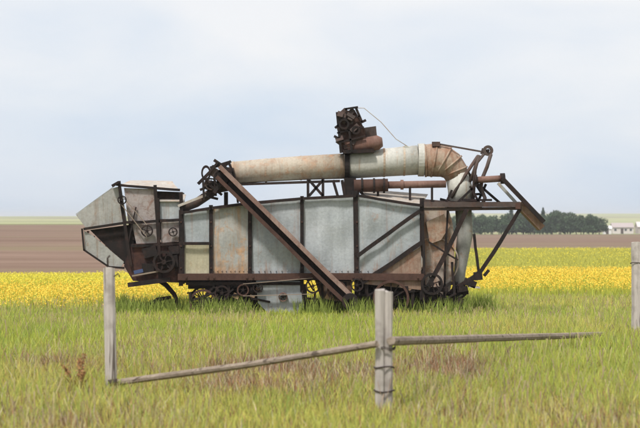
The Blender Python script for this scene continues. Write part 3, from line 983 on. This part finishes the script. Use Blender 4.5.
MB().prism(PP([(362, 128), (376, 126), (377, 136), (364, 138)], WY - .15), (0, .35, 0)).build('weigher_spout', M['iron_mid'], tw)
m = MB(); m.bar(P(343, 152, WY - .1), P(374, 151, WY - .1), .07, .4); m.build('weigher_base', M['iron'], tw)
m = MB(); m.ring(P(344, 124, WY - .32), .11, .07, -.03, .03, 16); m.ring(P(356, 130, WY - .32), .09, .05, -.03, .03, 16); split_build(m, 'weigher_wheel', M['iron'], tw)
m = MB(); m.tube([P(356, 108, .45), P(364, 108, .45), P(381, 122, .47), P(396, 139, .5), P(411, 148.5, .5)], .008, 6)
m.build('guy_wire', M['tube_rusty'], TM)
m = MB(); m.bar(P(404, 147, .45), P(412, 150, .45), .07, .1); m.build('wire_cleat', M['tube_pale'], TM)

# --- rear: fan housing and folding frame
fan = MB().prism(PP([(423, 207), (448, 207), (453, 225), (455, 262), (450, 292), (438, 306), (424, 306)], .18), (0, 1.05, 0)).build('fan_housing', M['fan'], TM, 'rusted fan housing behind the rear frame')
m = MB(); m.ring(P(434, 262, .15), .50, .475, -.015, .05, 36); m.build('fan_rim', M['fan'], fan)
MB().prism(PP([(426, 222), (444, 214), (450, 226), (441, 240), (430, 244)], .08), (0, .08, 0)).build('fan_cover', M['elbow'], fan, 'orange brown patch plate')
MB().prism(PP([(404, 280), (421, 255), (424, 262), (416, 286), (408, 292)], -.06), (0, .05, 0)).build('outlet_sheet', M['galv_rusty'], TM)
m = MB()
for a, b, w, dy in (((424, 204.5), (520, 204.5), .10, -.06), ((424, 209), (521, 208.5), .06, .0), ((424, 204), (520, 203.5), .075, W1), ((424, 209.5), (480, 209), .05, .3)):
    m.bar(P(*a, dy), P(*b, dy), w, .07)
split_build(m, 'tail_beam', M['iron_mid'], TM)
m = MB(); m.bar(P(518, 206, -.1), P(518, 206, W1 + .05), .12, .1); m.bar(P(476, 206, -.02), P(476, 206, W1), .07, .07); split_build(m, 'cross_beam', M['rust'], TM)
for a, b, w, dy in (((467, 209), (428, 287), .085, -.12), ((520, 209), (479, 274), .075, -.02), ((481, 272), (459, 287), .10, .0), ((474, 234), (479, 273), .055, .05), ((429, 242), (458, 260), .035, -.08), ((422, 215), (424, 313), .05, -.1), ((520, 209), (482, 270), .06, W1), ((448, 205), (444, 312), .04, .1), ((452, 262), (455, 313), .05, .0), ((484, 276), (489, 270), .06, -.02)):
    MB().bent(P(*a, dy), P(*b, dy), w, .05, k=.009).build('frame_strut', M['iron'], TM)
m = MB()
for (x, y, w, h) in ((470, 283, 12, 7), (478, 276, 8, 8), (463, 289, 9, 5), (445, 300, 14, 7), (458, 303, 10, 8), (430, 297, 16, 8)):
    m.box(P(x, y, .05), (w * .02, .2, h * .02), Matrix.Rotation(random.uniform(-.4, .4), 3, 'Y'))
split_build(m, 'foot_casting', M['iron'], TM)
MB().box(P(474, 287, .1), (.22, .3, .03), Matrix.Rotation(.1, 3, 'Y')).build('foot_plate', M['roof'], TM)
MB().prism(PP([(424, 199), (446, 201), (480, 201), (483, 210), (424, 212)], .25), (0, .9, 0)).build('tail_box', M['iron_mid'], TM)
# mast and pulley
m = MB(); m.bar(P(436, 143.5, .35), P(481, 151.5, .35), .035, .03); m.box(P(436, 144, .35), (.16, .12, .09)); m.bar(P(434, 146, .35), P(433, 154, .35), .06, .06)
split_build(m, 'mast_rod', M['iron_mid'], TM)
c = P(488, 150.5, .35)
o = MB().ring(c, .105, .045, -.04, .04, 22).build('mast_pulley', M['iron_mid'], TM)
MB().tube([c - Vector((0, .07, 0)), c + Vector((0, .07, 0))], .03, 10).build('pulley_pin', M['iron'], o)
m = MB(); m.box(P(485, 152, .42), (.16, .05, .12), Matrix.Rotation(.3, 3, 'Y')); m.build('pulley_bracket', M['iron_mid'], TM)
m = MB()
for pts, r in ((((491, 154), (487, 167), (482, 179), (481, 188), (485, 198), (482, 205)), .038), (((478, 156), (466, 174), (451, 198)), .035), (((479, 155), (475, 170), (473, 200)), .036), (((484, 154), (476, 164), (470, 182)), .03)):
    m.tube([P(*q, .33) for q in pts], r, 8)
split_build(m, 'mast_leg', M['iron_mid'], TM)
m = MB(); m.tube([P(476, 180, .2), P(502, 178.5, .2)], .068, 14); m.build('winch_drum', M['rust_red'], TM)
m = MB(); m.tube([P(500.5, 178.6, .2), P(505, 178.4, .2)], .11, 14); m.tube([P(474, 180, .2), P(477, 180, .2)], .11, 14); split_build(m, 'drum_flange', M['iron'], TM)
# folded tail arm
for a, b, w, dy, mt, nm in (((503, 179), (544, 222), .085, -.05, 'iron', 'tail_arm'), ((498, 183), (520, 207), .06, .15, 'galv_rusty', 'tail_link'), ((518, 204), (541, 228), .13, .3, 'rust_panel', 'tail_chute'), ((503, 179), (544, 222), .07, .9, 'rust', 'tail_arm')):
    MB().bar(P(*a, dy), P(*b, dy), w, .06 if nm != 'tail_chute' else .5).build(nm, M[mt], TM)
m = MB(); m.bar(P(540, 218, -.05), P(542, 220, .95), .05, .05); m.bar(P(512, 190, -.05), P(512, 190, .9), .04, .04); split_build(m, 'tail_cross_bar', M['iron'], TM)
m = MB()
for a, b in (((455, 205), (478, 183)), ((445, 205), (452, 190)), ((462, 200), (492, 200)), ((470, 186), (480, 204))): m.bar(P(*a, .15), P(*b, .15), .045, .04)
for a, b in (((448, 196), (480, 194)), ((456, 178), (462, 205)), ((468, 172), (486, 200)), ((440, 199), (470, 207)), ((478, 184), (500, 203)), ((486, 184), (476, 206))): m.bar(P(*a, .45), P(*b, .45), .05, .05)
split_build(m, 'winch_brace', M['iron'], TM)

# ------------------------------------------------------------------- trees
def make_tree(kind, seed, h, wd):
    r = np.random.default_rng(seed)
    root = empty('conifer_tree' if kind else 'deciduous_tree', (0, 0, 0))
    m = MB(); m.tube([(0, 0, -.3), (.05, 0, h * .4), (0, .05, h * .92)], [.16, .11, .03], 8)
    for k in range(6):
        t = .25 + .1 * k; a = r.uniform(0, 6.28)
        m.tube([(0, 0, h * t), (math.cos(a) * wd * .3, math.sin(a) * wd * .3, h * (t + .1))], [.05, .02], 5)
    m.build('trunk', M['bark'], root)
    n = 1500
    if kind:
        t = r.uniform(0, 1, n) ** .75
        rad = wd / 2 * (1 - t) * (.82 + .25 * np.sin(t * 38 + seed)) + .08
        q = np.sqrt(r.uniform(.2, 1, n))
        a = r.uniform(0, 6.28, n)
        x, y, z = rad * q * np.cos(a), rad * q * np.sin(a), h * (.05 + .95 * t)
        s = r.uniform(.22, .5, n) * (1 - .4 * t)
    else:
        nc = 11
        cen = np.stack([r.uniform(-.32, .32, nc) * wd, r.uniform(-.32, .32, nc) * wd, h * r.uniform(.22, .82, nc)], 1)
        idx = r.integers(0, nc, n)
        dirv = r.normal(size=(n, 3)); dirv /= np.linalg.norm(dirv, axis=1)[:, None]
        pr = r.uniform(.45, 1.05, n)[:, None] * np.array([wd * .26, wd * .26, h * .17])
        pt = cen[idx] + dirv * pr
        x, y, z = pt.T
        s = r.uniform(.22, .5, n)
    c = np.array([[.05, .085, .055]]) if kind else np.array([[.06, .095, .05]])
    c = c * r.uniform(.6, 1.5, n)[:, None]
    o = petals('crown', x, y, z, s, c, M['foliage'])
    o.parent = root
    return root

con = [make_tree(1, 3, 7.6, 3.6), make_tree(1, 8, 6.6, 3.9)]
dec = [make_tree(0, 5, 6.0, 5.0), make_tree(0, 6, 5.4, 5.6), make_tree(0, 9, 6.6, 4.6)]
used = set()
tlist = []
r = random.Random(4)
for i in range(26):
    px = 450 + i * 6.0 + r.uniform(-1.5, 1.5)
    tlist.append((px, 478 + r.uniform(-5, 5), 0))
for i in range(14):
    px = 462 + i * 10 + r.uniform(-2, 2)
    tlist.append((px, 494 + r.uniform(-5, 5), 1))
ORD = ['first', 'second', 'third', 'fourth', 'fifth', 'sixth', 'seventh', 'eighth', 'ninth', 'tenth', 'eleventh', 'twelfth', 'thirteenth', 'fourteenth', 'fifteenth', 'sixteenth', 'seventeenth', 'eighteenth', 'nineteenth', 'twentieth', 'twenty-first', 'twenty-second', 'twenty-third', 'twenty-fourth', 'twenty-fifth', 'twenty-sixth', 'twenty-seventh']
cnt = {0: 0, 1: 0}
for k_, (px, D, back) in enumerate((a, b, c) for a, b, c in tlist):
    k_ -= 26
    if back: src = con[r.randrange(2)] if k_ in (5, 8, 9) else dec[r.randrange(3)]
    else: src = dec[r.randrange(3)]
    if src in used: t = copy_tree(src)
    else: t = src; used.add(src)
    x = (px - 320) * D / F
    t.location = (x, D, hz(x, D) - .1)
    t.rotation_euler = (0, 0, r.uniform(0, 6.28))
    s = r.uniform(.85, 1.08) * (1.12 if back else 1) * (1.0 if px < 575 or px > 600 else .85) * (.92 if px < 530 else 1)
    t.scale = (s, s, s)
    k = cnt[back]; cnt[back] += 1
    isc = 'conifer' in t.name
    what = 'pointed dark evergreen' if isc else 'rounded dark green leafy tree'
    if back: lab = f'{what}, {ORD[k]} from the left in the rear row of the shelterbelt'
    else: lab = f'{what}, {ORD[k]} from the left in the front row of the shelterbelt'
    tag(t, lab, 'tree', 'trees of the distant shelterbelt')
for s in con + dec:
    if s not in used:
        for ch in list(s.children): bpy.data.objects.remove(ch)
        bpy.data.objects.remove(s)

# --------------------------------------------------------------- farm sheds
def shed(name, px, D, w, dep, hw, hr, wall, roof, label, cat, nwin, rz=0):
    x = (px - 320) * D / F
    b = empty(name, (x, D, hz(x, D) - .05), rz)
    tag(b, label, cat)
    w2, d2 = w / 2, dep / 2
    MB().prism([(-w2, -d2, 0), (w2, -d2, 0), (w2, -d2, hw), (-w2, -d2, hw)], (0, dep, 0)).prism([(-w2, -d2, hw), (-w2, d2, hw), (-w2, 0, hw + hr)], (.1, 0, 0)).prism([(w2 - .1, -d2, hw), (w2 - .1, d2, hw), (w2 - .1, 0, hw + hr)], (.1, 0, 0)).build('wall', wall, b)
    e = .3; th = .12
    rf = MB()
    rf.prism([(-w2 - e, -d2 - e, hw - .05), (-w2 - e, 0, hw + hr + .08), (-w2 - e, 0, hw + hr + .08 + th), (-w2 - e, -d2 - e, hw - .05 + th)], (w + 2 * e, 0, 0))
    rf.prism([(-w2 - e, d2 + e, hw - .05), (-w2 - e, .0, hw + hr + .08), (-w2 - e, .0, hw + hr + .085 + th), (-w2 - e, d2 + e, hw - .05 + th)], (w + 2 * e, 0, 0))
    rf.build('roof', roof, b)
    MB().box((-w2 * .1, -d2 - .02, 1.0), (1.0, .06, 2.0)).build('door', M['iron_mid'], b)
    for k in range(nwin):
        xx = -w2 + (k + .5) * w / nwin
        if abs(xx + w2 * .1) < .9: continue
        MB().box((xx, -d2 - .02, 1.5), (.8, .05, .8)).build('window', M['glass'], b)

shed('white_shed', 607, 640, 2.6, 3.0, 2.0, .9, M['white'], M['white'], 'small white shed at the right end of the shelterbelt', 'shed', 1)
shed('farmhouse', 622, 660, 7.6, 5, 2.4, 1.5, M['wall_tan'], M['pink'], 'long pale farmhouse with dusty pink roof near the right edge', 'house', 4)
shed('barn', 646, 668, 7, 6, 2.5, 1.8, M['pink'], M['wall_tan'], 'dusty pink barn with pale roof at the far right edge', 'barn', 2)


# ------------------------------------------------------- named meadow plants
def dock(px, D, h, label):
    x = (px - 320) * D / F
    root = empty('dock_plant', (x, D, 0))
    tag(root, label, 'weed')
    m = MB()
    tips = []
    for k in range(4):
        a = k * 1.7; l = .05 + .05 * k
        top = Vector((math.cos(a) * l, math.sin(a) * l, h * (1 - .12 * k)))
        m.tube([(0, 0, -.02), top * .5 + Vector((0, 0, .02)), top], [.006, .005, .003], 5)
        tips.append(top)
    m.build('stem', M['rust_red'], root)
    for tip in tips:
        n = 105
        T = np.array([tuple(tip)]) * rng.uniform(.35, 1, n)[:, None]
        c = np.array([[.46, .27, .13]]) * rng.uniform(.6, 1.3, n)[:, None]
        o = petals('seed_head', T[:, 0] + rng.normal(0, .012, n), T[:, 1] + rng.normal(0, .012, n), T[:, 2] + .01, rng.uniform(.01, .026, n), c, M['leaf'])
        o.parent = root
    n = 26
    o = blades('leaves', rng.normal(0, .03, n), rng.normal(0, .03, n), np.zeros(n), rng.uniform(.1, .25, n), np.full(n, .03), rng.uniform(.4, .9, n), np.array([[.25, .16, .05]]) * rng.uniform(.7, 1.2, n)[:, None], M['leaf'])
    o.parent = root

dock(79, 17.9, .42, 'faded orange dock plant in the grass left of the slim bleached post')



# ---------------------------------------------------------------- world, sun
SUN_EL, SUN_AZ = math.radians(58), math.radians(208)   # azimuth clockwise from +Y (towards the camera's back left)
w = bpy.data.worlds.new('World'); sc.world = w; w.use_nodes = True
nt = w.node_tree; nt.nodes.clear()
out = nt.nodes.new('ShaderNodeOutputWorld'); bg = nt.nodes.new('ShaderNodeBackground')
sky = nt.nodes.new('ShaderNodeTexSky'); sky.sky_type = 'NISHITA'; sky.sun_disc = False
sky.sun_elevation = SUN_EL; sky.sun_rotation = SUN_AZ; sky.air_density = 1.0; sky.dust_density = 1.5
tc = nt.nodes.new('ShaderNodeTexCoord')
mp = nt.nodes.new('ShaderNodeMapping'); mp.inputs['Scale'].default_value = (1, 1, 2.6)
L(nt, tc.outputs['Generated'], mp.inputs['Vector'])
n1 = noise_n(nt, mp.outputs[0], 7.5, 5, .5, .3)
n2 = noise_n(nt, mp.outputs[0], 3.0, 3, .5)
sep = nt.nodes.new('ShaderNodeSeparateXYZ'); L(nt, tc.outputs['Generated'], sep.inputs[0])
elev = mathn(nt, 'MULTIPLY', sep.outputs['Z'], 2.6)
s_ = mathn(nt, 'ADD', mathn(nt, 'MULTIPLY', n1, .6), mathn(nt, 'MULTIPLY', n2, .36))
s_ = mathn(nt, 'ADD', s_, elev)
cloud = ramp(nt, s_, [(.44, 0.0), (.80, 1.0)])
ccol = mix(nt, cloud, (6.7, 7.8, 9.3), (9.7, 9.75, 9.95))
skyc = mix(nt, .88, sky.outputs[0], ccol)
L(nt, skyc, bg.inputs['Color']); bg.inputs['Strength'].default_value = .1
L(nt, bg.outputs[0], out.inputs['Surface'])

sl = bpy.data.lights.new('sun', 'SUN'); sl.energy = 3.9; sl.angle = math.radians(8); sl.color = (1, .96, .9)
so = bpy.data.objects.new('sun', sl); COL.objects.link(so)
dv = Vector((math.sin(SUN_AZ) * math.cos(SUN_EL), math.cos(SUN_AZ) * math.cos(SUN_EL), math.sin(SUN_EL)))
so.rotation_euler = dv.to_track_quat('Z', 'Y').to_euler()
so.location = dv * 50

# --------------------------------------------------------------------- camera
cam = bpy.data.cameras.new('camera'); cam.lens = 100; cam.sensor_width = 36
cam.clip_end = 20000; cam.clip_start = .5
cam.dof.use_dof = True; cam.dof.focus_distance = 35.6; cam.dof.aperture_fstop = 3.2
co = bpy.data.objects.new('camera', cam); COL.objects.link(co)
co.location = (0, 0, CAMZ)
co.rotation_euler = (math.radians(90) + math.atan(4 / F), 0, 0)
sc.camera = co
sc.view_settings.view_transform = 'Standard'; sc.view_settings.look = 'None'
sc.view_settings.exposure = 0; sc.view_settings.gamma = 1; sc.view_settings.use_curve_mapping = False

# ----------------------------------------------------------------------- haze
hm = bpy.data.materials.new('haze_air'); hm.use_nodes = True
nt = hm.node_tree; nt.nodes.clear()
out = nt.nodes.new('ShaderNodeOutputMaterial'); pv = nt.nodes.new('ShaderNodeVolumePrincipled')
pv.inputs['Color'].default_value = (.94, .96, .99, 1); pv.inputs['Density'].default_value = .00025
L(nt, pv.outputs[0], out.inputs['Volume'])
hb = MB().box((0, 2970, 4.5), (19800, 6200, 25)).build('haze', hm)
tag(hb, kind='stuff')
